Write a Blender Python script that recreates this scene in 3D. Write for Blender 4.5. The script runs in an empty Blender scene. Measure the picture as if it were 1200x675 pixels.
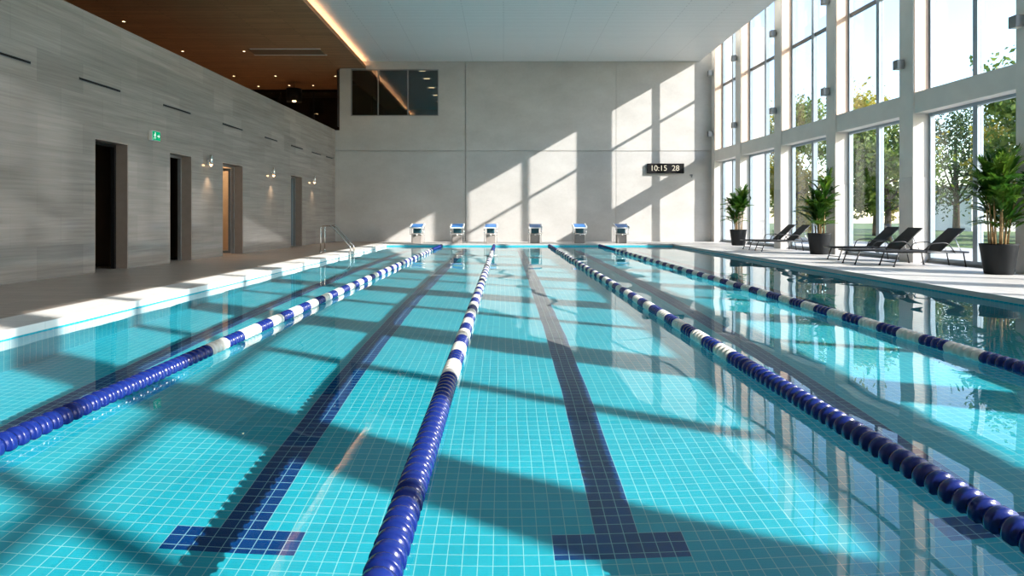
import bpy, bmesh, math, random
from mathutils import Vector, Matrix
random.seed(7)
C = bpy.context.scene.collection
SC = bpy.context.scene
PI = math.pi

# ------------------------------------------------------------------ geometry constants (metres)
F = 740.0                      # focal length for a 1200 px wide frame
CAM_Z = 1.15
WZ = -0.10                     # water level (deck is z = 0)
PD = -1.63                     # pool floor
PX0, PX1, PY0, PY1 = -5.10, 7.40, 1.80, 27.40
YN, YF = -10.0, 30.40
def XL(y): return -8.60 + (y - 10.0) * 0.0245      # face of the left stone wall
def XR(y): return 10.00 + (YF - y) * 0.035         # inner face of the columns
GLZ = 0.45                                          # glazing plane behind the column face
SUN = Vector((-1.0, 0.52, -0.57))

# ------------------------------------------------------------------ materials
def mat(name):
    m = bpy.data.materials.new(name); m.use_nodes = True
    nt = m.node_tree; nt.nodes.clear()
    out = nt.nodes.new('ShaderNodeOutputMaterial')
    return m, nt, out
def N(nt, t, **kw):
    n = nt.nodes.new(t)
    for k, v in kw.items(): setattr(n, k, v)
    return n
def L(nt, a, b): nt.links.new(a, b)
def rgba(c): return (c[0], c[1], c[2], 1.0)
def pbsdf(nt, out, col=(.5,.5,.5), rough=.5, metal=0.0, spec=.5):
    b = N(nt, 'ShaderNodeBsdfPrincipled')
    b.inputs['Base Color'].default_value = rgba(col)
    b.inputs['Roughness'].default_value = rough
    b.inputs['Metallic'].default_value = metal
    b.inputs['Specular IOR Level'].default_value = spec
    L(nt, b.outputs[0], out.inputs['Surface'])
    return b
def mapping(nt, scale=(1,1,1), src='UV', loc=(0,0,0)):
    tc = N(nt, 'ShaderNodeTexCoord'); mp = N(nt, 'ShaderNodeMapping')
    mp.inputs['Scale'].default_value = scale; mp.inputs['Location'].default_value = loc
    L(nt, tc.outputs[src], mp.inputs['Vector'])
    return mp.outputs[0]
def noise(nt, vec, scale, detail=3, rough=.5):
    n = N(nt, 'ShaderNodeTexNoise'); n.inputs['Scale'].default_value = scale
    n.inputs['Detail'].default_value = detail; n.inputs['Roughness'].default_value = rough
    L(nt, vec, n.inputs['Vector']); return n.outputs['Fac']
def ramp(nt, fac, stops):
    r = N(nt, 'ShaderNodeValToRGB')
    el = r.color_ramp.elements
    while len(el) < len(stops): el.new(.5)
    for e, (p, c) in zip(el, stops): e.position = p; e.color = rgba(c)
    L(nt, fac, r.inputs['Fac']); return r.outputs['Color']
def mixc(nt, fac, a, b, mode='MIX'):
    m = N(nt, 'ShaderNodeMix', data_type='RGBA', blend_type=mode)
    for sock, v in ((m.inputs['Factor'], fac), (m.inputs['A'], a), (m.inputs['B'], b)):
        pass
    def put(sock, v):
        if isinstance(v, (int, float)): sock.default_value = v
        elif isinstance(v, tuple): sock.default_value = rgba(v)
        else: L(nt, v, sock)
    put(m.inputs[0], fac); put(m.inputs[6], a); put(m.inputs[7], b)
    return m.outputs[2]
def bump(nt, b, height, strength=.2, dist=.01):
    n = N(nt, 'ShaderNodeBump'); n.inputs['Strength'].default_value = strength
    n.inputs['Distance'].default_value = dist
    L(nt, height, n.inputs['Height']); L(nt, n.outputs[0], b.inputs['Normal'])
def brick(nt, vec, w, h, mortar, offset=0.0, c1=(0,0,0), c2=(1,1,1), cm=(.5,.5,.5), smooth=.1):
    n = N(nt, 'ShaderNodeTexBrick', offset=offset, squash=1.0)
    n.inputs['Scale'].default_value = 1.0
    n.inputs['Brick Width'].default_value = w; n.inputs['Row Height'].default_value = h
    n.inputs['Mortar Size'].default_value = mortar; n.inputs['Mortar Smooth'].default_value = smooth
    n.inputs['Color1'].default_value = rgba(c1); n.inputs['Color2'].default_value = rgba(c2)
    n.inputs['Mortar'].default_value = rgba(cm)
    L(nt, vec, n.inputs['Vector']); return n

def plain(name, col, rough=.5, metal=0.0, spec=.5, var=.06, nscale=6.0, bumpy=0.0):
    m, nt, out = mat(name)
    b = pbsdf(nt, out, col, rough, metal, spec)
    v = mapping(nt, (1,1,1), 'Object')
    f = noise(nt, v, nscale, 4)
    lo = tuple(max(0, c*(1-var)) for c in col); hi = tuple(min(1, c*(1+var)) for c in col)
    L(nt, ramp(nt, f, [(.3, lo), (.7, hi)]), b.inputs['Base Color'])
    if bumpy: bump(nt, b, noise(nt, v, nscale*8, 3), bumpy, .004)
    return m
def emit(name, col, strength):
    m, nt, out = mat(name)
    e = N(nt, 'ShaderNodeEmission'); e.inputs[0].default_value = rgba(col); e.inputs[1].default_value = strength
    L(nt, e.outputs[0], out.inputs['Surface']); return m

def tile_mat(name, c1, c2, grout):
    m, nt, out = mat(name)
    b = pbsdf(nt, out, c1, .25)
    v = mapping(nt)
    br = brick(nt, v, T, T, .0027, 0.0, c1, c2, grout, .2)
    L(nt, br.outputs['Color'], b.inputs['Base Color'])
    return m
T = 0.088                      # pool tile
def stone_wall_mat():
    m, nt, out = mat('honed_stone_cladding')
    b = pbsdf(nt, out, (.3,.3,.3), .22, 0, 1.0)
    v = mapping(nt)
    br = brick(nt, v, 1.22, .61, .004, .5, (.35,.35,.35), (.65,.65,.65), (.22,.22,.22), .3)
    streak = noise(nt, mapping(nt, (.30, 6, 1)), 1.3, 7, .66)
    fine = noise(nt, mapping(nt, (.8, 26, 1)), 1.0, 6, .6)
    base = ramp(nt, streak, [(.25, (.175,.155,.138)), (.5, (.26,.235,.212)), (.75, (.355,.325,.298))])
    base = mixc(nt, .35, base, ramp(nt, fine, [(.3, (.17,.157,.145)), (.7, (.32,.30,.28))]))
    base = mixc(nt, .32, base, br.outputs['Color'], 'OVERLAY')
    L(nt, base, b.inputs['Base Color'])
    L(nt, ramp(nt, fine, [(.3, (.05,.05,.05)), (.75, (.15,.15,.15))]), b.inputs['Roughness'])
    mx = N(nt, 'ShaderNodeMath', operation='MULTIPLY_ADD')
    L(nt, br.outputs['Fac'], mx.inputs[0]); mx.inputs[1].default_value = -1.2; L(nt, fine, mx.inputs[2])
    bump(nt, b, mx.outputs[0], .03, .004)
    return m
def concrete_mat():
    m, nt, out = mat('smooth_concrete')
    b = pbsdf(nt, out, (.5,.5,.5), .6, 0, .3)
    v = mapping(nt)
    cloud = noise(nt, mapping(nt, (.5,.8,1)), 1.1, 6, .6)
    fine = noise(nt, v, 9, 5, .6)
    c = ramp(nt, cloud, [(.3, (.46,.445,.428)), (.7, (.58,.565,.547))])
    c = mixc(nt, .12, c, ramp(nt, fine, [(.3, (.42,.42,.41)), (.7, (.66,.66,.65))]))
    L(nt, c, b.inputs['Base Color'])
    bump(nt, b, fine, .05, .004)
    return m
def deck_mat(name, ca, cb, w, h, grout, rough):
    m, nt, out = mat(name)
    b = pbsdf(nt, out, ca, rough)
    br = brick(nt, mapping(nt), w, h, .004, .5, (.4,.4,.4), (.6,.6,.6), (.3,.3,.3), .2)
    st = noise(nt, mapping(nt, (1.2, 9, 1)), 1.5, 6, .6)
    c = ramp(nt, st, [(.28, ca), (.72, cb)])
    c = mixc(nt, .35, c, br.outputs['Color'], 'OVERLAY')
    c = mixc(nt, br.outputs['Fac'], c, grout)
    L(nt, c, b.inputs['Base Color'])
    bump(nt, b, st, .06, .004)
    return m
def slat_mat(name, ca, cb, pitch, groove, rough, gap, vr=.15):
    m, nt, out = mat(name)
    b = pbsdf(nt, out, ca, rough)
    br = brick(nt, mapping(nt), 4.0, pitch, gap, .37, (.5-vr,)*3, (.5+vr,)*3, (0,0,0), .05)
    st = noise(nt, mapping(nt, (.7, 16, 1)), 2.0, 6, .6)
    c = ramp(nt, st, [(.3, ca), (.7, cb)])
    c = mixc(nt, .6, c, br.outputs['Color'], 'OVERLAY')
    c = mixc(nt, br.outputs['Fac'], c, groove)
    L(nt, c, b.inputs['Base Color'])
    inv = N(nt, 'ShaderNodeMath', operation='SUBTRACT'); inv.inputs[0].default_value = 1
    L(nt, br.outputs['Fac'], inv.inputs[1]); bump(nt, b, inv.outputs[0], .5, .01)
    return m
def glass_mat(name, tint=(.955,.958,.957), refl=1.0):
    m, nt, out = mat(name)
    lw = N(nt, 'ShaderNodeLayerWeight'); lw.inputs['Blend'].default_value = .5
    pw = N(nt, 'ShaderNodeMath', operation='POWER'); pw.inputs[1].default_value = 5.0
    L(nt, lw.outputs['Facing'], pw.inputs[0])
    fr = N(nt, 'ShaderNodeMath', operation='MULTIPLY_ADD'); fr.inputs[1].default_value = .96; fr.inputs[2].default_value = .04
    L(nt, pw.outputs[0], fr.inputs[0])
    tr = N(nt, 'ShaderNodeBsdfTransparent'); tr.inputs[0].default_value = rgba(tint)
    gl = N(nt, 'ShaderNodeBsdfGlossy'); gl.inputs['Roughness'].default_value = 0.0
    mu = N(nt, 'ShaderNodeMath', operation='MULTIPLY'); mu.inputs[1].default_value = refl
    L(nt, fr.outputs[0], mu.inputs[0])
    ms = N(nt, 'ShaderNodeMixShader')
    L(nt, mu.outputs[0], ms.inputs[0]); L(nt, tr.outputs[0], ms.inputs[1]); L(nt, gl.outputs[0], ms.inputs[2])
    L(nt, ms.outputs[0], out.inputs['Surface']); return m
def water_mat():
    m, nt, out = mat('pool_water')
    g = N(nt, 'ShaderNodeBsdfGlass'); g.inputs['IOR'].default_value = 1.333
    g.inputs['Roughness'].default_value = 0.0; g.inputs['Color'].default_value = (.93, .985, .99, 1)
    L(nt, g.outputs[0], out.inputs['Surface']); return m
def leaf_mat(name, ca, cb, cc, trans=.35, rough=.4):
    m, nt, out = mat(name)
    v = mapping(nt, (1,1,1), 'Object')
    f = noise(nt, v, 2.2, 3)
    col = ramp(nt, f, [(.3, ca), (.5, cb), (.7, cc)])
    b = pbsdf(nt, out, ca, rough)
    L(nt, col, b.inputs['Base Color'])
    t = N(nt, 'ShaderNodeBsdfTranslucent'); L(nt, col, t.inputs[0])
    ms = N(nt, 'ShaderNodeMixShader'); ms.inputs[0].default_value = trans
    L(nt, b.outputs[0], ms.inputs[1]); L(nt, t.outputs[0], ms.inputs[2])
    L(nt, ms.outputs[0], out.inputs['Surface']); return m

M = dict(
    tile=tile_mat('turquoise_tile', (.016,.455,.59), (.024,.505,.64), (.34,.74,.75)),
    tile_dark=tile_mat('navy_tile', (.002,.045,.19), (.004,.060,.24), (.30,.56,.68)),
    stone=stone_wall_mat(), concrete=concrete_mat(),
    deck_left=deck_mat('travertine_deck', (.33,.265,.22), (.45,.38,.325), 1.2, .3, (.17,.145,.125), .38),
    deck_right=deck_mat('pale_stone_deck', (.50,.485,.465), (.60,.585,.565), 1.2, .6, (.36,.35,.34), .5),
    coping=deck_mat('white_coping', (.78,.76,.73), (.84,.825,.80), .5, .5, (.62,.6,.58), .45),
    lip=plain('grey_stone_edge', (.58,.58,.575), .6),
    white_ceiling=slat_mat('white_slat_ceiling', (.80,.80,.80), (.86,.86,.86), .14, (.55,.55,.55), .5, .012, .03),
    wood=slat_mat('walnut_slat_ceiling', (.30,.15,.07), (.46,.25,.125), .12, (.03,.015,.008), .45, .008),
    white=plain('white_paint', (.78,.78,.77), .5),
    jamb=plain('brown_stone_reveal', (.29,.24,.21), .4),
    brown=plain('dark_brown_panel', (.13,.082,.05), .6),
    beige=plain('beige_plaster', (.55,.42,.30), .7),
    black=plain('black_metal', (.010,.010,.011), .55, 0, .15),
    charcoal=plain('charcoal_metal', (.028,.03,.032), .4, .3),
    pot=plain('charcoal_planter', (.014,.016,.018), .55, 0, .22),
    sling=plain('black_mesh_fabric', (.022,.023,.024), .75, 0, .25, bumpy=.3, nscale=30),
    steel=plain('polished_steel', (.80,.80,.79), .12, 1.0),
    grey_metal=plain('grey_aluminium', (.30,.31,.32), .4, .6),
    pale_frame=plain('pale_blue_frame', (.34,.41,.47), .35, .3),
    dark_frame=plain('dark_grey_frame', (.16,.18,.19), .4, .3),
    column=plain('column_plaster', (.80,.755,.70), .6, var=.04, nscale=2),
    column_base=plain('column_stone_base', (.68,.645,.61), .3, var=.06, nscale=2),
    copper=plain('peach_panel', (.76,.55,.43), .5, var=.05),
    blue=plain('blue_plastic', (.007,.022,.175), .22, 0, .5, var=.1),
    blue_light=plain('blue_grip_top', (.05,.20,.52), .45),
    white_plastic=plain('ivory_plastic', (.80,.77,.70), .3),
    block=plain('grey_block_stone', (.30,.275,.255), .6),
    block_trim=plain('white_block_trim', (.8,.8,.8), .35),
    teal_dark=plain('dark_teal_plastic', (.03,.10,.13), .4),
    glass=glass_mat('clear_glass'), dark_glass=glass_mat('tinted_glass', (.62,.68,.68), 3.0),
    water=water_mat(), gallery_glass=glass_mat('gallery_glass', (.55,.6,.6), .8),
    soil=plain('potting_soil', (.05,.03,.02), .9, bumpy=.5),
    cane=plain('palm_cane', (.42,.27,.12), .55, var=.25, nscale=14),
    palm=leaf_mat('palm_leaf', (.014,.065,.010), (.05,.15,.018), (.20,.32,.035), .45, .35),
    leaf_g=leaf_mat('green_leaf', (.05,.11,.015), (.12,.20,.03), (.24,.30,.05), .4, .6),
    leaf_y=leaf_mat('autumn_leaf', (.16,.19,.02), (.36,.32,.04), (.50,.38,.05), .45, .6),
    leaf_d=leaf_mat('dark_leaf', (.02,.05,.015), (.04,.085,.02), (.09,.13,.03), .35, .6),
    bark=plain('bark', (.08,.06,.045), .9, var=.3, nscale=8),
    lawn=plain('lawn_grass', (.08,.14,.035), .9, var=.3, nscale=2),
    paving=plain('grey_paving', (.42,.42,.41), .8, var=.1, nscale=1),
    render=plain('pale_render', (.70,.69,.65), .8),
    warm_lamp=emit('warm_lamp', (1.0,.62,.30), 14.0),
    cove=emit('cove_led', (1.0,.50,.22), 19.0),
    down_lamp=emit('downlight_lamp', (1.0,.72,.42), 8.0),
    room_lamp=emit('room_lamp', (1.0,.66,.36), 3.0),
    digits=emit('clock_digits', (1.0,.93,.74), .95),
    exit_green=emit('exit_green', (.0,.42,.17), 1.0),
    exit_white=emit('exit_white', (.85,1.0,.92), 1.1),
)

# ------------------------------------------------------------------ mesh helpers
class MB:
    def __init__(s): s.bm = bmesh.new(); s.uv = True
    def face(s, pts, mi=0):
        f = s.bm.faces.new([s.bm.verts.new(p) for p in pts]); f.material_index = mi; return f
    def box(s, x0, x1, y0, y1, z0, z1, fx=None, mi=0):
        g = fx or (lambda y: 0.0)
        v = [s.bm.verts.new((x + g(y), y, z)) for x in (x0, x1) for y in (y0, y1) for z in (z0, z1)]
        for q in ((0,1,3,2), (4,6,7,5), (0,4,5,1), (2,3,7,6), (0,2,6,4), (1,5,7,3)):
            s.bm.faces.new([v[i] for i in q]).material_index = mi
        return v
    def cbox(s, c, size, rot=None, bev=0.0):
        r = bmesh.ops.create_cube(s.bm, size=1.0)
        mtx = Matrix.Translation(c) @ (rot.to_4x4() if rot else Matrix.Identity(4)) @ Matrix.Diagonal((*size, 1))
        bmesh.ops.transform(s.bm, matrix=mtx, verts=r['verts'])
        if bev:
            ed = list({e for v in r['verts'] for e in v.link_edges})
            bmesh.ops.bevel(s.bm, geom=ed, offset=bev, segments=2, profile=.5, affect='EDGES')
    def tube(s, pts, r, n=10, caps=True, smooth_path=0):
        pts = [Vector(p) for p in pts]
        rs = r if isinstance(r, (list, tuple)) else [r] * len(pts)
        rings = []; up = None
        for i, p in enumerate(pts):
            d = (pts[min(i+1, len(pts)-1)] - pts[max(i-1, 0)]).normalized()
            if up is None:
                up = Vector((0,0,1)) if abs(d.z) < .9 else Vector((0,1,0))
            a = d.cross(up)
            if a.length < 1e-4: a = d.cross(Vector((1,0,0)))
            a.normalize(); b = a.cross(d).normalized(); up = b
            rings.append([s.bm.verts.new(p + a*math.cos(2*PI*k/n)*rs[i] + b*math.sin(2*PI*k/n)*rs[i]) for k in range(n)])
        for A, B in zip(rings, rings[1:]):
            for k in range(n):
                f = s.bm.faces.new((A[k], A[(k+1)%n], B[(k+1)%n], B[k])); f.smooth = True
        if caps:
            s.bm.faces.new(rings[0][::-1]); s.bm.faces.new(rings[-1])
    def lathe(s, prof, n=24, axis='Z', c=(0,0,0), smooth=True, caps=True):
        rings = []
        for r, h in prof:
            ring = []
            for k in range(n):
                a = 2*PI*k/n
                if axis == 'Z': p = (c[0]+r*math.cos(a), c[1]+r*math.sin(a), c[2]+h)
                elif axis == 'Y': p = (c[0]+r*math.cos(a), c[1]+h, c[2]+r*math.sin(a))
                else: p = (c[0]+h, c[1]+r*math.cos(a), c[2]+r*math.sin(a))
                ring.append(s.bm.verts.new(p))
            rings.append(ring)
        for A, B in zip(rings, rings[1:]):
            for k in range(n):
                f = s.bm.faces.new((A[k], A[(k+1)%n], B[(k+1)%n], B[k])); f.smooth = smooth
        if caps:
            s.bm.faces.new(rings[0][::-1]); s.bm.faces.new(rings[-1])
    def mesh(s, name, mats, recalc=True):
        bm = s.bm
        if recalc: bmesh.ops.recalc_face_normals(bm, faces=bm.faces)
        uvl = bm.loops.layers.uv.new('UVMap')
        for f in bm.faces:
            n = f.normal; ax = max(range(3), key=lambda i: abs(n[i]))
            for lp in f.loops:
                p = lp.vert.co
                lp[uvl].uv = ((p.y, p.z), (p.x, p.z), (p.x, p.y))[ax]
        me = bpy.data.meshes.new(name); bm.to_mesh(me); bm.free()
        for m in (mats if isinstance(mats, (list, tuple)) else [mats]): me.materials.append(m)
        return me
    def build(s, name, mats, parent=None, recalc=True, loc=None):
        o = bpy.data.objects.new(name, s.mesh(name, mats, recalc)); C.objects.link(o)
        if parent is not None: o.parent = parent
        if loc is not None: o.location = loc
        return o
def tag(o, label=None, cat=None, group=None, kind=None):
    if label: o['label'] = label
    if cat: o['category'] = cat
    if group: o['group'] = group
    if kind: o['kind'] = kind
    return o
def empty(name, loc=(0,0,0), rz=0.0, parent=None):
    o = bpy.data.objects.new(name, None); C.objects.link(o)
    o.location = loc; o.rotation_euler = (0,0,rz); o.empty_display_size = .1
    if parent is not None: o.parent = parent
    return o
def struct(o, label=None): o['kind'] = 'structure'; return tag(o, label)
def kids(o): return [c for c in C.objects if c.parent == o]
def copy_tree(o, parent=None):
    c = o.copy(); C.objects.link(c)
    if parent is not None: c.parent = parent
    for ch in kids(o):
        if ch is not c: copy_tree(ch, c)
    return c
def box_obj(name, m, dims, parent=None, fx=None):
    b = MB(); b.box(*dims, fx=fx); return b.build(name, m, parent)

# ------------------------------------------------------------------ pool shell
LINES = [-3.888, -1.600, 0.688, 2.976, 5.264]
ox = (-1.600 - 1.5*T)          # grid origin so that line edges fall on grout
ALX = ox - math.floor(ox/T)*T
LY0, LY1 = 3.86, 25.4
xs = {PX0, PX1}
for c in LINES: xs |= {c-4.5*T, c-1.5*T, c+1.5*T, c+4.5*T}
xs = sorted(xs); oy = LY0
ys = sorted({PY0, LY0 - 2.5*T, LY0, LY1, LY1 + 2.5*T, PY1})
b = MB()
for i in range(len(xs)-1):
    for j in range(len(ys)-1):
        xm, ym = (xs[i]+xs[i+1])/2, (ys[j]+ys[j+1])/2; k = 0
        for c in LINES:
            if abs(xm-c) < 1.5*T and LY0 < ym < LY1: k = 1
            if abs(xm-c) < 4.5*T and (LY0-2.5*T < ym < LY0 or LY1 < ym < LY1+2.5*T): k = 1
        b.face([(xs[i],ys[j],PD), (xs[i+1],ys[j],PD), (xs[i+1],ys[j+1],PD), (xs[i],ys[j+1],PD)], k)
bmesh.ops.remove_doubles(b.bm, verts=b.bm.verts, dist=1e-5)
pf = struct(b.build('floor_pool', [M['tile'], M['tile_dark']], recalc=False))
uv = pf.data.uv_layers[0].data
for lp in pf.data.loops:
    p = pf.data.vertices[lp.vertex_index].co
    uv[lp.index].uv = (p.x - ALX, p.y - (LY0 % T))
def pool_wall(name, pts):
    b = MB(); b.face(pts); o = b.build(name, M['tile'], recalc=False); return struct(o)
ZT = -0.052
Q = .008
pool_wall('wall_pool_left', [(PX0+.018,PY0,PD), (PX0+.018,PY1,PD), (PX0+.018,PY1,-.09), (PX0+.018,PY0,-.09)])
pool_wall('wall_pool_right', [(PX1-Q,PY1,PD), (PX1-Q,PY0,PD), (PX1-Q,PY0,ZT), (PX1-Q,PY1,ZT)])
pool_wall('wall_pool_far', [(PX0,PY1-Q,PD), (PX1,PY1-Q,PD), (PX1,PY1-Q,ZT), (PX0,PY1-Q,ZT)])
pool_wall('wall_pool_near', [(PX1,PY0+Q,PD), (PX0,PY0+Q,PD), (PX0,PY0+Q,ZT), (PX1,PY0+Q,ZT)])
# water: gently rippled surface
b = MB(); nx, ny = 150, 310
rs = random.Random(3); waves = []
for k in range(16):
    a = rs.uniform(0, 2*PI); lam = rs.uniform(.45, 2.2)
    waves.append((math.cos(a)*2*PI/lam, math.sin(a)*2*PI/lam, rs.uniform(0, 6.3), .00022*lam**1.2))
grid = []
for j in range(ny+1):
    row = []
    for i in range(nx+1):
        x = PX0+.022 + (PX1-PX0-.034)*i/nx; y = PY0+.012 + (PY1-PY0-.024)*j/ny
        z = sum(A*math.sin(kx*x + ky*y + ph) for kx, ky, ph, A in waves)
        row.append(b.bm.verts.new((x, y, WZ + z)))
    grid.append(row)
for j in range(ny):
    for i in range(nx):
        f = b.bm.faces.new((grid[j][i], grid[j][i+1], grid[j+1][i+1], grid[j+1][i])); f.smooth = True
water = b.build('pool_water', M['water'], recalc=False)
tag(water, 'clear calm turquoise water filling the swimming pool', 'water', kind='stuff')
water.cycles.is_caustics_caster = True
for n in ('floor_pool', 'wall_pool_left', 'wall_pool_right', 'wall_pool_far', 'wall_pool_near'):
    bpy.data.objects[n].cycles.is_caustics_receiver = True

# ------------------------------------------------------------------ decks
CW = .62
b = MB(); b.box(-1.0, 0, YN, YF+.3, -.25, 0, fx=XL)
for v in b.bm.verts:
    if v.co.x > XL(v.co.y) - .01: v.co.x = PX0 - CW
struct(b.build('floor_deck_left', M['deck_left']))
struct(box_obj('trim_1', M['coping'], (PX0-CW, PX0+.02, PY0, PY1, -.088, 0)))
struct(box_obj('floor_deck_far', M['deck_right'], (PX0-CW, PX1+.02, PY1, YF+.3, -.25, 0)))
struct(box_obj('floor_deck_near', M['deck_right'], (PX0-CW, PX1+.02, YN, PY0, -.25, 0)))
b = MB(); b.box(PX1, 13.2, YN, YF+.3, -.12, 0)
struct(b.build('floor_deck_right', M['deck_right']))
struct(box_obj('trim_2', M['lip'], (PX1-.05, PX1-.001, PY0, PY1, -.080, 0.0)))

# ------------------------------------------------------------------ left stone wall with door openings
WT = 5.37; WD = .28
DOORS = [(13.17, 14.29), (16.0, 17.07), (18.85, 20.24), (24.5, 25.75)]
DH = 2.81
b = MB(); cuts = [YN] + [v for d in DOORS for v in d] + [YF+.02]
for i in range(0, len(cuts), 2): b.box(-WD, 0, cuts[i], cuts[i+1], 0, DH, fx=XL)
b.box(-WD, 0, YN, YF+.02, DH, WT, fx=XL)
struct(b.build('wall_left', M['stone']))
for k, (y0, y1) in enumerate(DOORS):
    d = empty('door_%d' % (k+1), (XL(y0), y0, 0)); struct(d)
    def loc(bb, nm, mm):
        o = bb.build(nm, mm, d); o.matrix_parent_inverse = Matrix.Translation((-XL(y0), -y0, 0)); return o
    b = MB(); b.box(-WD-.01, -.004, y1-.02, y1+.001, 0, DH, fx=XL); b.box(-WD-.01, -.004, y0-.001, y0+.02, 0, DH, fx=XL)
    b.box(-WD-.01, -.004, y0+.02, y1-.02, DH-.02, DH+.001, fx=XL)
    loc(b, 'reveal_lining', M['jamb'])
    b = MB()
    for (a, c) in ((y0+.02, y0+.07), (y1-.08, y1-.02)): b.box(-WD-.06, -WD+.02, a, c, 0, DH-.02, fx=XL)
    b.box(-WD-.06, -WD+.02, y0+.07, y1-.08, DH-.08, DH-.02, fx=XL)
    loc(b, 'door_frame', M['black'] if k < 1 else M['grey_metal'])
    if k in (2, 3):
        yl = y1-.09
        b = MB(); b.box(-WD-.95, -WD-.06, yl-.05, yl, .02, .10, fx=XL); b.box(-WD-.95, -WD-.06, yl-.05, yl, DH-.18, DH-.09, fx=XL)
        b.box(-WD-.95, -WD-.88, yl-.05, yl, .10, DH-.18, fx=XL); b.box(-WD-.13, -WD-.06, yl-.05, yl, .10, DH-.18, fx=XL)
        lf = loc(b, 'door_leaf', M['pale_frame'] if k == 3 else M['dark_frame'])
        b = MB(); b.box(-WD-.88, -WD-.13, yl-.03, yl-.02, .10, DH-.18, fx=XL)
        pn = b.build('pane', M['glass'], lf)
# rooms behind the wall
struct(box_obj('wall_corridor', M['brown'], (-12.0, -11.8, YN, YF, 0, 4.4)))
struct(box_obj('floor_corridor', M['jamb'], (-11.8, -8.5, YN, YF, -.2, -.001)))
for k, (y0, y1, mm) in enumerate(((15.0, 15.1, 'brown'), (18.3, 18.4, 'brown'), (22.5, 22.6, 'beige'), (27.0, 27.1, 'pale_frame'), (12.0, 12.1, 'brown'))):
    struct(box_obj('wall_corridor_%d' % (k+1), M[mm], (-11.8, -8.72, y0, y1, 0, 4.4)))
struct(box_obj('wall_changing_room', M['beige'], (-11.79, -11.7, 18.45, 22.5, 0, 4.4)))
struct(box_obj('floor_gallery', M['deck_left'], (-17, -8.0, YF+.36, 38, 4.4, 4.6)))
struct(box_obj('floor_gallery_edge', M['deck_left'], (-17, -8.75, YN, YF+.36, 4.4, 4.6)))

# ------------------------------------------------------------------ far wall
S = 1.15/28.0
SF = YF/F
def wx(px): return (px-590)*SF
def wz(py): return CAM_Z - (py-255)*SF
OX0, OX1, OZ0, OZ1 = wx(411), wx(514), wz(136), wz(81)
ZC = 8.67
XW0 = wx(398)
J1, J2, JZ = wx(545.5), wx(722), wz(177)
b = MB()
g = .03
def panel(x0, x1, z0, z1): b.box(x0, x1, YF, YF+.06, z0, z1)
panel(-9.2, XW0-.0, 0, JZ-g/2); panel(XW0, J1-g/2, 0, JZ-g/2); panel(J1+g/2, J2-g/4, 0, JZ-g/2); panel(J2+g/4, 12.6, 0, JZ-g/2)
panel(-9.2, XW0, JZ+g/2, WT-.02)
panel(XW0, OX0, JZ+g/2, 10.3); panel(OX1, J1-g/2, JZ+g/2, 10.3)
panel(OX0, OX1, JZ+g/2, OZ0); panel(OX0, OX1, OZ1, 10.3)
panel(J1+g/2, J2-g/4, JZ+g/2, 10.3); panel(J2+g/4, 12.6, JZ+g/2, 10.3)
b.box(-9.2, XW0, YF+.061, YF+.35, 0, WT-.02)
b.box(XW0, OX0, YF+.061, YF+.35, 0, 10.3); b.box(OX1, 12.6, YF+.061, YF+.35, 0, 10.3)
b.box(OX0, OX1, YF+.061, YF+.35, 0, OZ0); b.box(OX0, OX1, YF+.061, YF+.35, OZ1, 10.3)
struct(b.build('wall_far', M['concrete']))
# observation window
w = empty('window_1', (OX0, YF, OZ0)); struct(w)
inv = Matrix.Translation((-OX0, -YF, -OZ0))
b = MB(); fw = .05
b.box(OX0, OX1, YF+.02, YF+.14, OZ0, OZ0+fw); b.box(OX0, OX1, YF+.02, YF+.14, OZ1-fw, OZ1)
for x in (OX0, wx(443)-fw/2, wx(478)-fw/2, OX1-fw): b.box(x, x+fw, YF+.021, YF+.139, OZ0+fw, OZ1-fw)
o = b.build('window_frame', M['grey_metal'], w); o.matrix_parent_inverse = inv
for x0, x1 in ((OX0+fw, wx(443)-fw/2), (wx(443)+fw/2, wx(478)-fw/2), (wx(478)+fw/2, OX1-fw)):
    b = MB(); b.box(x0, x1, YF+.07, YF+.085, OZ0+fw, OZ1-fw); o = b.build('pane', M['dark_glass'], w); o.matrix_parent_inverse = inv
b = MB(); b.box(-8.0, -2.4, YF+.36, 43, 5.4, 5.6); b.box(-8.0, -2.4, YF+.36, 43, 8.5, 8.6); b.box(-8.0, -2.4, 43, 43.2, 5.6, 8.5)
b.box(-2.4, -2.3, YF+.36, 43, 5.6, 8.5); b.box(-8.1, -8.0, YF+.36, 43, 5.6, 8.5)
struct(b.build('wall_viewing_room', M['dark_frame']))
for k, y in enumerate((30.9+.6, 33.3, 35.6, 37.8, 39.9, 41.8)):
    t = empty('ceiling_light', (-4.05, y, 8.5))
    tag(t, 'glowing square ceiling light in the room behind the high window', 'ceiling light', 'ceiling lights in the viewing room')
    b = MB(); b.cbox((0,0,-.012), (.5,.32,.024), bev=.004); b.build('housing', M['white'], t)
    b = MB(); b.cbox((0,0,-.028), (.30,.16,.01)); b.build('diffuser', M['room_lamp'], t)

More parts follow.
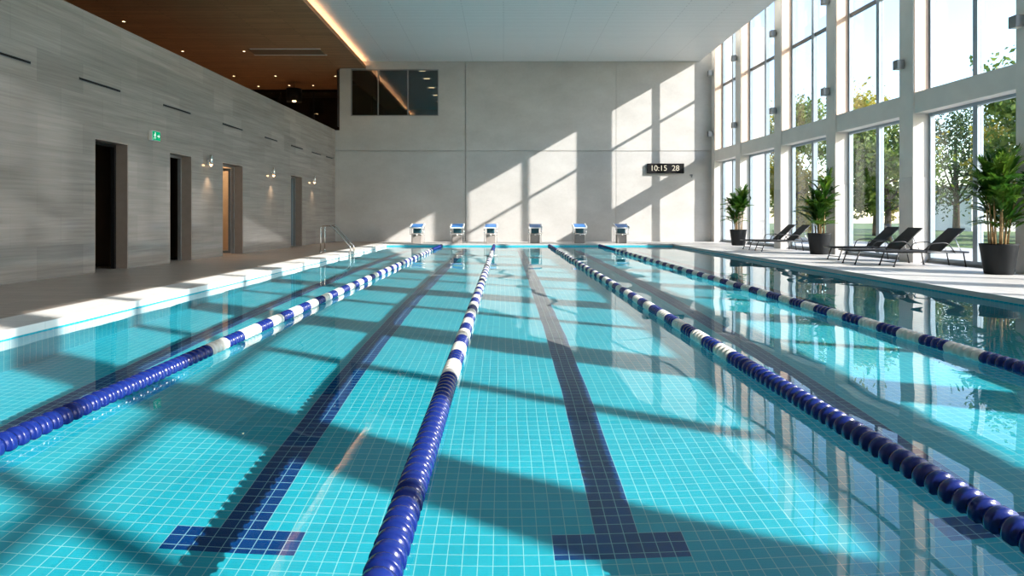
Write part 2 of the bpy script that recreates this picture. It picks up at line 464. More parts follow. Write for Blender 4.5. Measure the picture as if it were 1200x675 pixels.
# ------------------------------------------------------------------ ceilings
XE = 9.40
struct(box_obj('ceiling', M['white_ceiling'], (-7.5, XE, YN, YF, ZC, ZC+.25)))
struct(box_obj('trim_3', M['white'], (XE, XE+.03, YN, YF, ZC, 10.4)))
b = MB(); b.box(0, GLZ+.08, YN, YF+.3, 10.3, 10.5, fx=XR)
for v in b.bm.verts:
    if v.co.x < XR(v.co.y) + .1: v.co.x = XE
struct(b.build('ceiling_light_well', M['white']))
WC = 8.34; WX = -6.64
b = MB(); b.box(-17, WX, YN, YF, WC, WC+.10); b.box(-17, -7.93, YF, 38, WC, WC+.10); struct(b.build('ceiling_wood', M['wood']))
b = MB(); b.box(-7.56, -7.5, YN, YF, WC+.10, ZC+.25); b.box(-17.2, -7.5, YN, 38.2, ZC+.25, ZC+.4); struct(b.build('trim_4', M['white']))
struct(box_obj('trim_5', M['wood'], (WX-.03, WX+.02, YN, YF, WC-.02, WC+.15)))
b = MB(); b.box(WX-.14, WX-.07, YN+1, YF-.05, WC+.101, WC+.125)
tag(b.build('cove_light', M['cove']), 'warm glowing strip light hidden along the edge of the timber ceiling', 'cove light')

# gallery beyond the stone wall
struct(box_obj('wall_gallery_left', M['brown'], (-17.2, -17, YN, 38, 4.4, 9)))
struct(box_obj('wall_gallery_far', M['brown'], (-17.2, -7.9, 38.0, 38.2, 4.4, 9)))
struct(box_obj('wall_gallery_right', M['brown'], (-8.0, -7.92, YF+.35, 38.0, 4.4, 8.34)))
gw = empty('window_2', (-17, 35.5, 4.6)); struct(gw)
gi = Matrix.Translation((17, -35.5, -4.6))
b = MB()
for x in (-16.9, -14.6, -12.6, -10.7, -8.9, -8.05): b.box(x, x+.06, 35.46, 35.54, 4.6, 8.2)
b.box(-17, -7.99, 35.45, 35.55, 8.2, 8.34); b.box(-17, -7.99, 35.46, 35.54, 4.6, 4.66)
o = b.build('window_frame', M['black'], gw); o.matrix_parent_inverse = gi
for x0, x1 in zip((-16.84, -14.54, -12.54, -10.64, -8.84), (-14.6, -12.6, -10.7, -8.9, -8.05)):
    b = MB(); b.box(x0, x1, 35.49, 35.51, 4.66, 8.2); o = b.build('pane', M['gallery_glass'], gw); o.matrix_parent_inverse = gi
# downlights in the timber ceiling
def downlight(px, py, label):
    y = F*(WC-CAM_Z)/(255-py); x = (px-590)/F*y
    t = empty('downlight', (x, y, WC)); tag(t, label, 'downlight', 'downlights in the timber ceiling')
    b = MB(); b.lathe([(.075,0), (.075,-.012), (.05,-.014), (.05,-.004)], 20, caps=False); b.build('trim_ring', M['white'], t)
    b = MB(); b.lathe([(.05,-.006), (.05,-.003)], 20); b.build('lamp', M['down_lamp'], t)
    ld = bpy.data.lights.new('downlight_spot', 'SPOT'); ld.energy = 220; ld.color = (1,.74,.48); ld.spot_size = 1.6; ld.spot_blend = .7; ld.shadow_soft_size = .05
    lo = bpy.data.objects.new('downlight_spot', ld); C.objects.link(lo); lo.location = (x, y, WC-.03)
for px, py, lb in ((145,25,'small warm downlight in the timber ceiling nearest the camera, above the stone wall'),
                   (214,60,'warm recessed downlight in timber ceiling, second along the stone wall'),
                   (274,89,'warm downlight just above the stone wall, third in its row'),
                   (286,60,'lone warm downlight beside the pale linear ceiling grille'),
                   (323,89,'warm downlight in timber ceiling beyond the linear grille, mid way to the glass screen'),
                   (339,100,'warm downlight at the gallery glass screen, left of the pair'),
                   (303,101,'warm downlight low above the wall top beside the pendant lamp'),
                   (367,100,'warm downlight at the gallery glass screen, right of the pair'),
                   (393,89,'warm downlight at the timber ceiling corner beside the high window wall')):
    downlight(px, py, lb)
t = empty('linear_ceiling_grille', (-9.4, 27.4, WC)); tag(t, 'long pale linear air grille in the dark timber ceiling', 'air grille')
b = MB(); b.cbox((0,.5,-.008), (3.2,.10,.016)); b.build('rail', M['white'], t)
b = MB(); b.cbox((0.1,-.5,-.008), (3.0,.10,.016)); b.build('rail', M['white'], t)
b = MB(); b.cbox((0,0,-.003), (3.1,.9,.006)); b.build('backing', M['brown'], t)
t = empty('pendant_lamp', (-11.1, 33.5, WC)); tag(t, 'black drum pendant lamp glowing warm above the gallery', 'pendant lamp')
b = MB(); b.tube([(0,0,0), (0,0,-.35)], .012, 8); b.build('cord', M['black'], t)
b = MB(); b.lathe([(.03,-.35), (.40,-.37), (.40,-1.05), (.36,-1.05), (.36,-.42)], 28, caps=False); b.build('lamp_shade', M['black'], t)
b = MB(); b.lathe([(.02,-.80), (.10,-.85), (.12,-.95), (.08,-1.03), (.01,-1.06)], 16); b.build('bulb', M['warm_lamp'], t)

# ------------------------------------------------------------------ near wall (behind the camera)
struct(box_obj('wall_near', M['concrete'], (-17.2, 13.2, YN-.3, YN, -.2, 10.4)))

# ------------------------------------------------------------------ right glazed wall
COLS = [30.18, 27.25, 23.6, 20.0, 16.45, 12.80, 9.4, 5.7, 2.0, -1.7, -5.4, -9.1]
HW = .28
SB0, SB1 = 3.82, 4.35
TRZ, HDZ = 7.45, 10.05
def column(yc, hw):
    x0 = XR(yc)
    t = empty('column', (x0, yc, 0)); struct(t)
    b = MB(); b.box(.0, GLZ+.08, -hw, hw, 2.2, 10.3); b.build('shaft', M['column'], t)
    b = MB(); b.box(-.006, GLZ+.08, -hw-.006, hw+.006, 0, 2.195); b.build('base_cladding', M['column_base'], t)
    b = MB(); b.box(.03, GLZ-.07, -hw-.02, -hw, SB1+.02, 10.3); b.build('side_panel', M['copper'], t)
    b = MB(); b.box(.02, GLZ-.06, -hw-.03, -hw, SB1+.0, SB1+.02); b.build('panel_sill', M['copper'], t)
def chw(y): return .20 if (y > 29 or y < 11) else HW
for yc in COLS: column(yc, chw(yc))
b = MB(); b.box(.03, GLZ+.06, YN, YF, SB0, SB1, fx=XR); struct(b.build('beam_spandrel', M['column']))
b = MB(); b.box(GLZ-.1, GLZ+.08, YN, YF, HDZ, 10.35, fx=XR); struct(b.build('beam_head', M['column']))
b = MB(); b.box(GLZ-.12, GLZ+.08, YN, YF, 0, .06, fx=XR); struct(b.build('trim_6', M['dark_frame']))
wn = 3
def glazing(y0, y1, z0, z1, transoms):
    global wn
    w = empty('window_%d' % wn, (XR(y0)+GLZ, y0, z0)); struct(w); wn += 1
    inv = Matrix.Translation((-(XR(y0)+GLZ), -y0, -z0))
    ym = (y0+y1)/2; fw = .07
    b = MB()
    for a, c in ((y0, y0+fw), (y1-fw, y1)): b.box(GLZ-.06, GLZ+.06, a, c, z0, z1, fx=XR)
    b.box(GLZ-.06, GLZ+.06, y0+fw, y1-fw, z0, z0+fw, fx=XR); b.box(GLZ-.06, GLZ+.06, y0+fw, y1-fw, z1-fw, z1, fx=XR)
    o = b.build('window_frame', M['pale_frame'], w); o.matrix_parent_inverse = inv
    b = MB(); b.box(GLZ-.08, GLZ+.06, ym-.07, ym+.07, z0+fw, z1-fw, fx=XR)
    o = b.build('mullion', M['pale_frame'], w); o.matrix_parent_inverse = inv
    zs = [z0+fw] + transoms + [z1-fw]
    for tz in transoms:
        b = MB()
        for a, c in ((y0+fw, ym-.07), (ym+.07, y1-fw)): b.box(GLZ-.05, GLZ+.05, a, c, tz-.05, tz+.05, fx=XR)
        o = b.build('transom', M['dark_frame'], w); o.matrix_parent_inverse = inv
    for a, c in ((y0+fw, ym-.07), (ym+.07, y1-fw)):
        for q0, q1 in zip(zs, zs[1:]):
            e0 = q0 + (.05 if q0 in transoms else 0); e1 = q1 - (.05 if q1 in transoms else 0)
            b = MB(); b.box(GLZ-.006, GLZ+.006, a, c, e0, e1, fx=XR)
            o = b.build('pane', M['glass'], w); o.matrix_parent_inverse = inv
ends = [c for c in COLS]
for i in range(len(COLS)-1):
    hi = COLS[i] - chw(COLS[i]); lo = COLS[i+1] + chw(COLS[i+1])
    glazing(lo, hi, .06, SB0, [])
    glazing(lo, hi, SB1, HDZ, [TRZ])
b = MB(); b.box(.0, GLZ+.08, YN, COLS[-1]-.20, 0, SB0, fx=XR); b.box(.0, GLZ+.08, YN, COLS[-1]-.20, SB1, 10.3, fx=XR); struct(b.build('wall_right', M['column']))

# box lights on the columns
nm = ['the column in the far corner', 'the second column from the far wall', 'the third column from the far wall',
      'the fourth column from the far wall', 'the column behind the near loungers', 'the column behind the nearest palm']
for i, yc in enumerate(COLS[:6]):
    for z, wd in ((5.15, 'lower'), (8.05, 'upper')):
        if z > 6 and i > 3: continue
        hw = HW
        t = empty('wall_light', (XR(yc)-.008, min(yc+.10, 30.2), z))
        lb = ('grey metal cube wall light, %s of two on %s' % (wd, nm[i])) if i <= 3 else 'grey metal cube wall light on %s' % nm[i]
        tag(t, lb, 'wall light', 'cube wall lights on the columns')
        b = MB(); b.cbox((-.015,0,0), (.03,.12,.12), bev=.003); b.build('back_plate', M['dark_frame'], t)
        b = MB(); b.cbox((-.125,0,0), (.19,.20,.24), bev=.008); b.build('housing', M['grey_metal'], t)
        for q in (.122, -.122):
            b = MB(); b.cbox((-.125,0,q), (.13,.13,.008)); b.build('lens', M['white_plastic'], t)

# ------------------------------------------------------------------ left wall fittings
SL = [(9.9,11.43,'nearest the camera, cut off by the frame'), (12.7,14.0,'above the first doorway'), (15.7,17.0,'above the exit sign and second doorway'),
      (18.85,20.2,'above the third doorway'), (22.0,23.1,'between the third and fourth doorways'), (24.55,25.8,'above the fourth doorway'),
      (27.0,28.2,'second from the far corner'), (29.0,30.0,'nearest the far corner')]
yaw = math.atan(.0245)
for y0, y1, lb in SL:
    yc = (y0+y1)/2; ln = y1-y0
    t = empty('slot_diffuser', (XL(yc), yc, 3.95), -yaw); tag(t, 'black linear slot in the stone wall, ' + lb, 'air slot', 'black slots along the stone wall')
    b = MB(); b.cbox((.004,0,0), (.012,ln,.055)); b.build('slot_face', M['black'], t)
    for q in (.024, -.024):
        b = MB(); b.cbox((.011,0,q), (.006,ln,.006)); b.build('slot_trim', M['dark_frame'], t)
SCON = [(17.92, 'steel tube sconce glowing between the second and third doorways'), (22.5, 'steel tube sconce glowing between the third and fourth doorways'),
        (27.0, 'steel tube sconce glowing beyond the fourth doorway')]
for y, lb in SCON:
    t = empty('wall_sconce', (XL(y), y, 2.72), -yaw); tag(t, lb, 'wall sconce', 'tube sconces on the stone wall')
    b = MB(); b.cbox((.015,0,0), (.03,.07,.14), bev=.004); b.build('back_plate', M['steel'], t)
    b = MB(); b.tube([(.03,0,0), (.10,0,0)], .012, 8); b.build('arm', M['steel'], t)
    b = MB(); b.lathe([(.0,.20), (.045,.20), (.045,-.06), (.036,-.06), (.036,.10)], 20, c=(.11,0,0), caps=False); b.build('lamp_shade', M['steel'], t)
    b = MB(); b.lathe([(.005,.0), (.030,-.02), (.034,-.07), (.026,-.10), (.005,-.115)], 16, c=(.11,0,0)); b.build('bulb', M['warm_lamp'], t)
    ld = bpy.data.lights.new('sconce_spot', 'SPOT'); ld.energy = 60; ld.color = (1,.68,.42); ld.spot_size = 1.7; ld.spot_blend = .8; ld.shadow_soft_size = .03
    lo = bpy.data.objects.new('sconce_spot', ld); C.objects.link(lo); lo.location = (XL(y)+.13, y, 2.50); lo.rotation_euler = (0, -.25, 0)
# exit sign
ye0, ye1 = 15.08, 15.42; ex = XL(15.25)
t = empty('exit_sign', (ex, (ye0+ye1)/2, 3.12), -yaw); tag(t, 'green and white emergency exit sign on the stone wall', 'exit sign')
b = MB(); b.cbox((.045,0,0), (.09,.34,.23), bev=.006); b.build('housing', M['white'], t)
b = MB(); b.cbox((.092,0,0), (.006,.325,.21)); b.build('sign_face', M['exit_green'], t)
def flat(b, poly, x=.0965): b.face([(x, p[0], p[1]) for p in poly])
b = MB()     # running figure
flat(b, [(-.055+.02*math.cos(a*PI/6), .062+.02*math.sin(a*PI/6)) for a in range(12)])
for q in ([(-.085,.035), (-.045,.04), (-.05,-.01), (-.08,-.01)], [(-.085,.035), (-.12,.0), (-.112,-.008), (-.078,.02)], [(-.048,.04), (-.015,.01), (-.022,.002), (-.052,.02)],
          [(-.08,-.01), (-.065,-.01), (-.095,-.075), (-.125,-.075), (-.125,-.06), (-.105,-.06)], [(-.065,-.01), (-.05,-.01), (-.028,-.045), (-.04,-.08), (-.055,-.08), (-.048,-.045)]): flat(b, q)
b.build('running_figure', M['exit_white'], t, recalc=False)
b = MB(); flat(b, [(.03,.012), (.085,.012), (.085,.05), (.14,0), (.085,-.05), (.085,-.012), (.03,-.012)]); b.build('arrow', M['exit_white'], t, recalc=False)

# ------------------------------------------------------------------ clock
cx0, cx1, cz0, cz1 = wx(758), wx(801), wz(203.3), wz(191.8)
t = empty('digital_clock', ((cx0+cx1)/2, YF, (cz0+cz1)/2)); tag(t, 'black digital wall clock showing 10:15 28 on the sunlit far wall', 'clock')
b = MB(); b.cbox((0,-.06,0), (cx1-cx0, .12, cz1-cz0), bev=.01); b.build('housing', M['black'], t)
def text(body, x, name, size):
    cu = bpy.data.curves.new(name, 'FONT'); cu.body = body; cu.size = size; cu.extrude = .002; cu.align_x = 'CENTER'; cu.align_y = 'CENTER'
    tmp = bpy.data.objects.new(name, cu); C.objects.link(tmp)
    me = bpy.data.meshes.new_from_object(tmp.evaluated_get(bpy.context.evaluated_depsgraph_get()))
    bpy.data.objects.remove(tmp); me.materials.clear(); me.materials.append(M['digits'])
    o = bpy.data.objects.new(name, me); C.objects.link(o); o.parent = t
    o.location = (x, -.124, 0); o.rotation_euler = (PI/2, 0, 0); return o
text('10:15', -.34, 'time_digits', .37); text('28', .47, 'second_digits', .37)
t = empty('wall_sensor', (wx(810), YF, wz(206))); tag(t, 'small grey sensor on the far wall beside the digital clock', 'sensor')
b = MB(); b.cbox((0,-.02,.04), (.16,.04,.05), bev=.006); b.build('plate', M['grey_metal'], t)
b = MB(); b.lathe([(.03,0), (.03,-.12), (.02,-.14)], 14, c=(.02,-.06,.05)); b.build('sensor_head', M['grey_metal'], t)

# ------------------------------------------------------------------ starting blocks
def make_block():
    t = empty('starting_block')
    b = MB(); b.cbox((0,.05,.225), (.42,.46,.45), bev=.012); b.build('pedestal', M['block'], t)
    b = MB(); b.cbox((0,.08,.585), (.34,.36,.27), bev=.01); b.build('neck', M['teal_dark'], t)
    rot = Matrix.Rotation(-.17, 3, 'X').inverted()
    rot = Matrix.Rotation(.20, 3, 'X')
    b = MB(); b.cbox((0,0,.76), (.56,.70,.05), rot, .008); b.build('platform', M['block_trim'], t)
    b = MB(); b.cbox((0,-.012,.79), (.48,.66,.022), rot, .006); b.build('grip_top', M['blue_light'], t)
    for s in (-1, 1):
        b = MB(); b.cbox((s*.285,0,.775), (.045,.72,.09), rot, .008); b.build('side_rail', M['block_trim'], t)
        b = MB(); b.tube([(s*.285,-.20,.70), (s*.285,-.24,.42), (s*.285,-.20,.40)], .013, 8); b.build('handle_bracket', M['steel'], t)
        b = MB(); b.tube([(s*.285,.22,.78), (s*.285,.22,.01)], .013, 8); b.build('support_rod', M['steel'], t)
    b = MB(); b.tube([(-.30,-.22,.41), (.30,-.22,.41)], .014, 8); b.build('start_handle', M['steel'], t)
    b = MB(); b.lathe([(.04,0), (.045,.03), (.03,.06)], 12, c=(0,-.24,.36)); b.build('speaker', M['white_plastic'], t)
    return t
BX = [489, 536, 575, 627, 679, 728]; YB = 28.35
bl = ['starting block with blue top, furthest left of the six, in shade', 'blue topped starting block beside the vertical wall joint',
      'starting block third from the left, right of the wall joint', 'starting block standing alone before the sunlit wall, fourth from the left',
      'starting block fifth from the left beside the wall shadow edge', 'starting block furthest right of the six, nearest the clock']
proto = None
for px, lb in zip(BX, bl):
    o = make_block() if proto is None else copy_tree(proto)
    if proto is None: proto = o
    o.location = ((px-590)/F*YB, YB, 0); tag(o, lb, 'starting block', 'starting blocks at the far pool end')

# ------------------------------------------------------------------ pool ladder
t = empty('pool_ladder', (-6.0, 20.95, 0)); tag(t, 'polished steel pool ladder with curved handrails on the left pool edge', 'pool ladder')
def arc(pts, r=.10, n=6):
    out = [Vector(pts[0])]
    for a, p, c in zip(pts, pts[1:], pts[2:]):
        a, p, c = Vector(a), Vector(p), Vector(c); u = (a-p).normalized(); v = (c-p).normalized()
        rr = min(r, (a-p).length*.45, (c-p).length*.45)
        for k in range(n+1):
            s = k/n; out.append((p+u*rr)*(1-s)**2 + 2*p*s*(1-s) + (p+v*rr)*s*s)
    out.append(Vector(pts[-1])); return out
for dy in (-.24, .24):
    b = MB(); b.tube(arc([(0,dy,0), (0,dy,.86), (.36,dy,.88), (.98,dy,.20), (.98,dy,-.75), (.93,dy,-1.1)], .07), .022, 12); b.build('handrail', M['steel'], t)
    b = MB(); b.lathe([(.055,.001), (.055,.014), (.03,.03)], 16, c=(0,dy,0)); b.build('floor_flange', M['steel'], t)
for z in (-.38, -.66, -.94):
    b = MB(); b.cbox((.98,0,z), (.10,.46,.03), bev=.006); b.build('tread', M['steel'], t)

# ------------------------------------------------------------------ lane ropes
PITCH = .088
def disc_mesh(m, name, n=20, lod=0):
    b = MB()
    w = PITCH
    prof = [(.052,0), (.052,.014), (.067,.016), (.0735,.021), (.074,.028), (.074,.046), (.0735,.053), (.067,.058), (.052,.060), (.052,w-.001)]
    b.lathe(prof, n, 'Y', smooth=True)
    for v in b.bm.verts: v.co.x *= .93; v.co.z = max(v.co.z*.93, -.032)
    return b.mesh(name, m)
DM = {0: disc_mesh(M['blue'], 'float_disc'), 1: disc_mesh(M['white_plastic'], 'float_disc')}
def is_white(y, ph):
    d0 = y - PY0; 
    if y < 4.75 + ph or y > 22.5 + ph: return 0
    k = int((y - 4.75 - ph)/.36)
    return 1 if k % 2 == 0 else 0
ROPES = [(-2.68, .95, 'blue lane rope with white bands nearest the left pool edge'), (-.41, 0.0, 'blue lane rope running down the middle of the pool, left of centre line'),
         (1.98, .65, 'third lane rope from the left, crossing to the lower right corner'), (4.15, .7, 'lane rope nearest the windows, blue and white')]
for x, ph, lb in ROPES:
    t = empty('lane_rope', (x, PY0, WZ)); tag(t, lb, 'lane rope', 'lane ropes across the pool')
    n = int((PY1-PY0-.15)/PITCH)
    ystart = {0: 2.3}.get(0)
    # nearest discs that fall inside the frame come first
    yv = max(PY0, abs(x)*F/600 - .3, 2.1)
    k0 = max(0, int((yv-PY0)/PITCH))
    for k in range(k0, min(n, k0+100)):
        y = .05 + k*PITCH
        o = bpy.data.objects.new('float_disc', DM[is_white(PY0+y, ph)]); C.objects.link(o); o.parent = t
        o.location = (0, y, .036)
    bb = [MB(), MB()]
    for k in list(range(0, k0)) + list(range(min(n, k0+100), n)):
        y = .05 + k*PITCH
        bb[is_white(PY0+y, ph)].lathe([(.052,0), (.052,.014), (.0735,.020), (.074,.037), (.0735,.054), (.052,.060), (.052,PITCH-.001)], 14, 'Y', c=(0,y,.036))
    for q in bb:
        for v in q.bm.verts: v.co.x *= .93; v.co.z = max((v.co.z-.036)*.93+.036, .004)
    me0 = bb[0].mesh('a', M['blue']); me1 = bb[1].mesh('b', M['white_plastic'])
    mm = bmesh.new(); mm.from_mesh(me0); n0 = len(mm.faces); mm.from_mesh(me1); mm.faces.ensure_lookup_table()
    for f in mm.faces[n0:]: f.material_index = 1
    me = bpy.data.meshes.new('far_floats'); mm.to_mesh(me); mm.free(); me.materials.append(M['blue']); me.materials.append(M['white_plastic'])
    o = bpy.data.objects.new('far_floats', me); C.objects.link(o); o.parent = t; o['kind'] = 'stuff'
    b = MB(); b.tube([(0,PY1-PY0-.13,.036), (0,PY1-PY0-.012,.036)], .012, 8); b.build('cable', M['steel'], t)

# ------------------------------------------------------------------ loungers
def make_lounger():
    t = empty('sun_lounger')     # foot end at x = 0, head towards +x, near side y = 0
    W = .60; Ls = 1.84; H = .34; HX = 1.18
    b = MB()
    for y in (.02, W-.02): b.tube([(0,y,H), (Ls,y,H)], .02, 10)
    for x in (.0, Ls): b.tube([(x,.02,H), (x,W-.02,H)], .02, 10)
    b.build('frame', M['charcoal'], t)
    b = MB(); b.cbox((HX/2,W/2,H+.012), (HX-.02,W-.06,.022), bev=.006); b.build('seat', M['sling'], t)
    ang = .74; bl = .78; ca, sa = math.cos(ang), math.sin(ang)
    b = MB(); b.cbox((HX+bl/2*ca, W/2, H+.03+bl/2*sa), (bl,W-.06,.022), Matrix.Rotation(-ang,3,'Y'), .006); br = b.build('backrest', M['sling'], t)
    b = MB()
    for y in (.03, W-.03): b.tube([(HX,y,H+.02), (HX+bl*ca,y,H+.02+bl*sa)], .016, 8)
    b.tube([(HX+bl*ca,.03,H+.02+bl*sa), (HX+bl*ca,W-.03,H+.02+bl*sa)], .016, 8); b.build('backrest_frame', M['charcoal'], t)
    for y in (.05, W-.05):
        b = MB(); b.tube([(HX+.62*bl*ca,y,H+.62*bl*sa), (HX+.52,y,H)], .010, 8); b.build('backrest_prop', M['steel'], t)
    for x0, x1 in ((.22,.10), (Ls-.12,Ls-.06)):
        for y in (.02, W-.02):
            lb_ = MB(); lb_.tube([(x0,y,H), (x1,y,.012)], .015, 8); lg = lb_.build('leg', M['charcoal'], t)
            lb_ = MB(); lb_.lathe([(.024,.0), (.024,.014), (.018,.03)], 10, c=(x1,y,0)); lb_.build('foot_cap', M['black'], lg)
    b = MB(); b.tube([(.13,.02,.10), (.13,W-.02,.10)], .010, 8); b.build('stretcher', M['charcoal'], t)
    for y in (.0, W):
        b = MB(); b.tube(arc([(.84,y,H-.02), (.92,y,H+.20), (1.34,y,H+.23), (1.52,y,H-.02)], .12), .012, 8); b.build('armrest', M['charcoal'], t)
    return t
LG = [(9.10,14.70,'black sun lounger nearest the camera, beside the large palm'), (8.62,15.46,'black sun lounger in the middle of the near group of three'),
      (8.98,16.92,'black sun lounger, third from the camera, furthest of the near three'), (8.78,21.45,'black sun lounger of the far pair, touching the middle palm pot in view'),
      (8.74,22.45,'black sun lounger furthest from the camera, near the far palm')]
proto = None
for x, y, lb in LG:
    o = make_lounger() if proto is None else copy_tree(proto)
    if proto is None: proto = o
    o.location = (x-.1, y, 0); tag(o, lb, 'sun lounger', 'sun loungers by the windows')

# ------------------------------------------------------------------ potted palms
def blade(b, base, d, up, ln, w, droop):
    d = d.normalized(); side = d.cross(up)
    if side.length < 1e-3: side = d.cross(Vector((1,0,0)))
    side.normalize(); p = base.copy(); prev = None; n = 4
    for k in range(n+1):
        s = k/n; ww = w*(math.sin(PI*min(1, s*.86+.14))**.8)*.5 if k < n else .001
        nn = side.cross(d).normalized()
        cur = (b.bm.verts.new(p - side*ww + nn*ww*.35), b.bm.verts.new(p), b.bm.verts.new(p + side*ww + nn*ww*.35))
        if prev:
            for q in (0, 1):
                f = b.bm.faces.new((prev[q], prev[q+1], cur[q+1], cur[q])); f.smooth = True
        prev = cur; d = (d + Vector((0,0,-droop/n))).normalized(); p = p + d*(ln/n)
def palm(name, loc, H, R, potr, poth, ncane, seed, label):
    r = random.Random(seed)
    t = empty(name, loc); tag(t, label, 'potted palm', 'potted palms by the windows')
    b = MB(); b.lathe([(.02,0), (potr*.70,0), (potr*.74,.02), (potr*.98,poth-.03), (potr,poth-.01), (potr*.985,poth), (potr*.93,poth), (potr*.91,poth-.06), (.02,poth-.06)], 40); b.build('pot', M['pot'], t)
    b = MB(); b.lathe([(.01,poth-.058), (potr*.9,poth-.056), (potr*.88,poth-.045), (.01,poth-.035)], 24); b.build('soil', M['soil'], t)
    for k in range(ncane):
        a = 2*PI*k/ncane + r.uniform(-.3,.3); q = potr*r.uniform(.1,.55)
        p0 = Vector((q*math.cos(a), q*math.sin(a), poth-.06)); lean = r.uniform(.02,.22)*R
        hh = (H-poth)*r.uniform(.12,.74) if k else (H-poth)*.72
        p2 = p0 + Vector((lean*math.cos(a), lean*math.sin(a), hh)); p1 = (p0+p2)/2 + Vector((0,0,.03)) - Vector((lean*.2*math.cos(a), lean*.2*math.sin(a), 0))
        pts = [p0*(1-s)**2 + 2*p1*s*(1-s) + p2*s*s for s in [i/6 for i in range(7)]]
        b = MB(); b.tube(pts, [.017, .016, .015, .014, .013, .012, .009], 8); cn = b.build('cane', M['cane'], t)
        b = MB(); nf = r.randint(9, 11)
        for f in range(nf):
            fa = a + 2*PI*f/nf*1.618 + r.uniform(-.4,.4)
            el = r.uniform(.55, 1.45) if f > 1 else r.uniform(1.2, 1.5)
            base = pts[-1] - Vector((0,0,r.uniform(0,.55)*hh*(f/nf)))
            d = Vector((math.cos(fa)*math.cos(el), math.sin(fa)*math.cos(el), math.sin(el)))
            fl = R*r.uniform(.75,1.15)*(.9 if el > 1 else 1.0); ns = 11; dr = r.uniform(.7,1.15); p = base.copy(); rib = [p.copy()]
            for s in range(ns):
                d = (d + Vector((0,0,-dr/ns*(.4+1.2*s/ns)))).normalized(); p = p + d*fl/ns; rib.append(p.copy())
                if s >= 2:
                    u = s/ns
                    for sd in (-1, 1):
                        sv = d.cross(Vector((0,0,1)))
                        if sv.length < .05: sv = Vector((math.sin(fa), -math.cos(fa), 0))
                        sv.normalize()
                        ld = d*(.75+.3*u) + sv*sd*(.85-.35*u) + Vector((0,0,.22))
                        blade(b, p, ld, Vector((0,0,1)), fl*r.uniform(.30,.40)*(1.05-.45*abs(u-.45)), .040*r.uniform(.85,1.25), r.uniform(.3,.7))
            blade(b, p, d, Vector((0,0,1)), fl*.3, .036, .3)
            b.tube(rib, [.006]*6 + [.004]*(len(rib)-6), 5)
        lim = XR(loc[1]) - loc[0] - .05
        for v in b.bm.verts:
            if v.co.x > lim: v.co.x = lim - (v.co.x - lim)*.35
        b.build('fronds', M['palm'], cn, recalc=False)
    return t
palm('potted_palm', (10.08, 12.85, 0), 2.62, .60, .335, .62, 14, 5, 'tall leafy palm in a charcoal pot, nearest the camera at frame edge')
palm('potted_palm', (9.90, 19.8, 0), 2.62, .62, .345, .66, 12, 11, 'leafy palm in a charcoal pot between the two lounger groups')
palm('potted_palm', (9.70, 26.1, 0), 2.45, .62, .34, .66, 10, 23, 'leafy palm in charcoal pot furthest away, near the far wall')

# ------------------------------------------------------------------ outside
struct(box_obj('ground_paving', M['paving'], (13.2, 19, -40, 60, -.5, -.1)))
struct(box_obj('ground_lawn', M['lawn'], (19, 140, -60, 140, -.5, -.12)))
def tree(x, y, h, cr, mt, seed, label, nl=7500, ls=.27):
    r = random.Random(seed)
    t = empty('tree', (x, y, -.12)); tag(t, label, 'tree', 'trees outside the windows')
    b = MB(); top = Vector((r.uniform(-.3,.3), r.uniform(-.3,.3), h*.72))
    b.tube([(0,0,0), (.05,.02,h*.25), (top.x*.6, top.y*.6, h*.5), top], [h*.028, h*.020, h*.014, h*.006], 9)
    centres = []
    for k in range(16):
        a = r.uniform(0, 2*PI); z = h*r.uniform(.20,.92); fr = 1 - abs(z/h-.55)*1.1
        c = Vector((cr*fr*r.uniform(.35,1)*math.cos(a), cr*fr*r.uniform(.35,1)*math.sin(a), z)); centres.append((c, cr*r.uniform(.26,.42)))
        s0 = Vector((top.x*.5, top.y*.5, h*r.uniform(.22,.5))) if z > h*.4 else Vector((0,0,h*.22))
        b.tube([s0, (s0+c)/2 + Vector((0,0,-.1)), c], [h*.009, h*.006, h*.002], 6)
    b.build('trunk', M['bark'], t)
    b = MB()
    for k in range(nl):
        c, rr = centres[k % 16]
        v = Vector((r.gauss(0,1), r.gauss(0,1), r.gauss(0,.8))); v = v*rr/1.7 + c
        n = Vector((r.gauss(0,1), r.gauss(0,1), r.gauss(0,1))).normalized(); u = n.orthogonal().normalized(); w = n.cross(u); s = ls*r.uniform(.6,1.3)
        b.face([v-u*s*.5, v+w*s*.28, v+u*s*.6, v-w*s*.28])
    b.build('foliage', mt, t, recalc=False)
TR = [(23.6,27.8,8.6,2.8,'leaf_g','tall green broadleaf tree outside the nearest bay of windows'),
      (29.5,35.0,9.0,3.2,'leaf_y','yellow autumn tree outside, behind the nearest palm'),
      (20.8,34.2,7.2,2.5,'leaf_g','green tree outside the windows behind the near loungers'),
      (26.0,44.0,10.0,3.4,'leaf_y','tall yellow green tree outside, left of the column behind the near loungers'),
      (17.2,37.0,5.2,1.7,'leaf_y','small golden tree outside the bay behind the middle palm'),
      (19.0,42.6,9.0,2.5,'leaf_g','slender green tree outside the fourth bay of windows'),
      (24.0,62.0,12.0,4.0,'leaf_y','distant yellow tree seen through the upper windows near the far wall'),
      (18.6,54.0,8.5,2.8,'leaf_g','green tree outside the windows nearest the far wall'),
      (37.5,39.5,8.5,4.0,'leaf_d','dark green tree far behind the others in the nearest bay'),
      (38.0,53.0,10.5,4.4,'leaf_d','dark evergreen tree far beyond the lawn'),
      (35.5,29.6,8.0,2.8,'leaf_y','golden leaved tree at the frame edge beyond the nearest bay')]
for i, (x, y, h, cr, mt, lb) in enumerate(TR): tree(x, y, h, cr, M[mt], 100+i, lb)
bd = empty('garden_building', (52, 62, -.12)); tag(bd, 'pale rendered garden building beyond the trees', 'building')
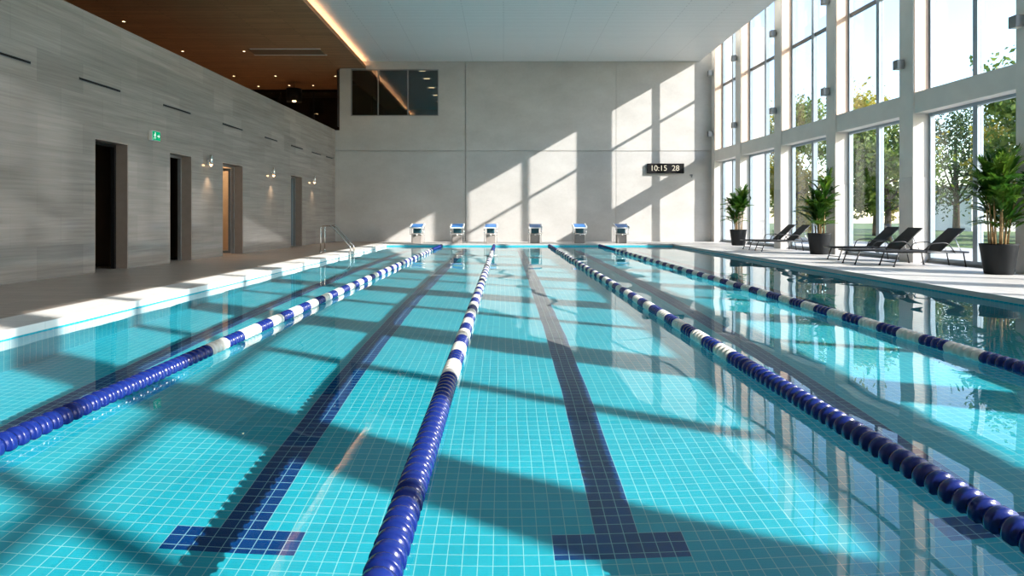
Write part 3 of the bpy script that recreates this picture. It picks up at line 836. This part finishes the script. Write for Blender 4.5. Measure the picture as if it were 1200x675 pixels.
b = MB(); b.box(-9, 9, -4, 4, 0, 4.0); b.build('wall', M['render'], bd)
b = MB(); b.box(-9.4, 9.4, -4.4, 4.4, 4.0, 4.3); b.build('roof', M['dark_frame'], bd)

# ------------------------------------------------------------------ light
sd = bpy.data.lights.new('sun', 'SUN'); sd.energy = 12.0; sd.color = (1.0, .95, .885); sd.angle = math.radians(.53)
so = bpy.data.objects.new('sun', sd); C.objects.link(so)
so.rotation_euler = SUN.to_track_quat('-Z', 'Y').to_euler(); so.location = (30, -15, 20)
sd.cycles.is_caustics_light = True
wd = bpy.data.worlds.new('sky'); SC.world = wd; wd.use_nodes = True
nt = wd.node_tree; nt.nodes.clear()
sk = N(nt, 'ShaderNodeTexSky', sky_type='NISHITA'); sk.sun_disc = False
sk.sun_elevation = math.asin(-SUN.normalized().z); sk.sun_rotation = math.atan2(-SUN.x, -SUN.y)
sk.air_density = 1.0; sk.dust_density = .55; sk.ozone_density = 1.4
bg = N(nt, 'ShaderNodeBackground'); bg.inputs[1].default_value = .60
wo = N(nt, 'ShaderNodeOutputWorld'); L(nt, sk.outputs[0], bg.inputs[0]); L(nt, bg.outputs[0], wo.inputs[0])
# warm light inside the changing room
ld = bpy.data.lights.new('changing_room_lamp', 'POINT'); ld.energy = 160; ld.color = (1,.72,.45); ld.shadow_soft_size = .1
lo = bpy.data.objects.new('changing_room_lamp', ld); C.objects.link(lo); lo.location = (-10.2, 20.8, 3.3)

# ------------------------------------------------------------------ camera, view
cd = bpy.data.cameras.new('camera'); cam = bpy.data.objects.new('camera', cd); C.objects.link(cam); SC.camera = cam
cd.sensor_width = 36; cd.lens = 36*F/1200; cd.clip_end = 500; cd.clip_start = .05
cam.location = (0, 0, CAM_Z); cam.rotation_euler = (PI/2, 0, 0)
cd.shift_x = (600-590)/1200; cd.shift_y = -(337.5-255)/1200
vs = SC.view_settings; vs.view_transform = 'Standard'; vs.look = 'None'; vs.gamma = 1; vs.exposure = 0.0; vs.use_curve_mapping = False
cy = SC.cycles
cy.use_denoising = True; cy.max_bounces = 10; cy.diffuse_bounces = 5; cy.glossy_bounces = 5; cy.transmission_bounces = 8; cy.transparent_max_bounces = 24
cy.caustics_reflective = False; cy.caustics_refractive = True; cy.sample_clamp_indirect = 8.0
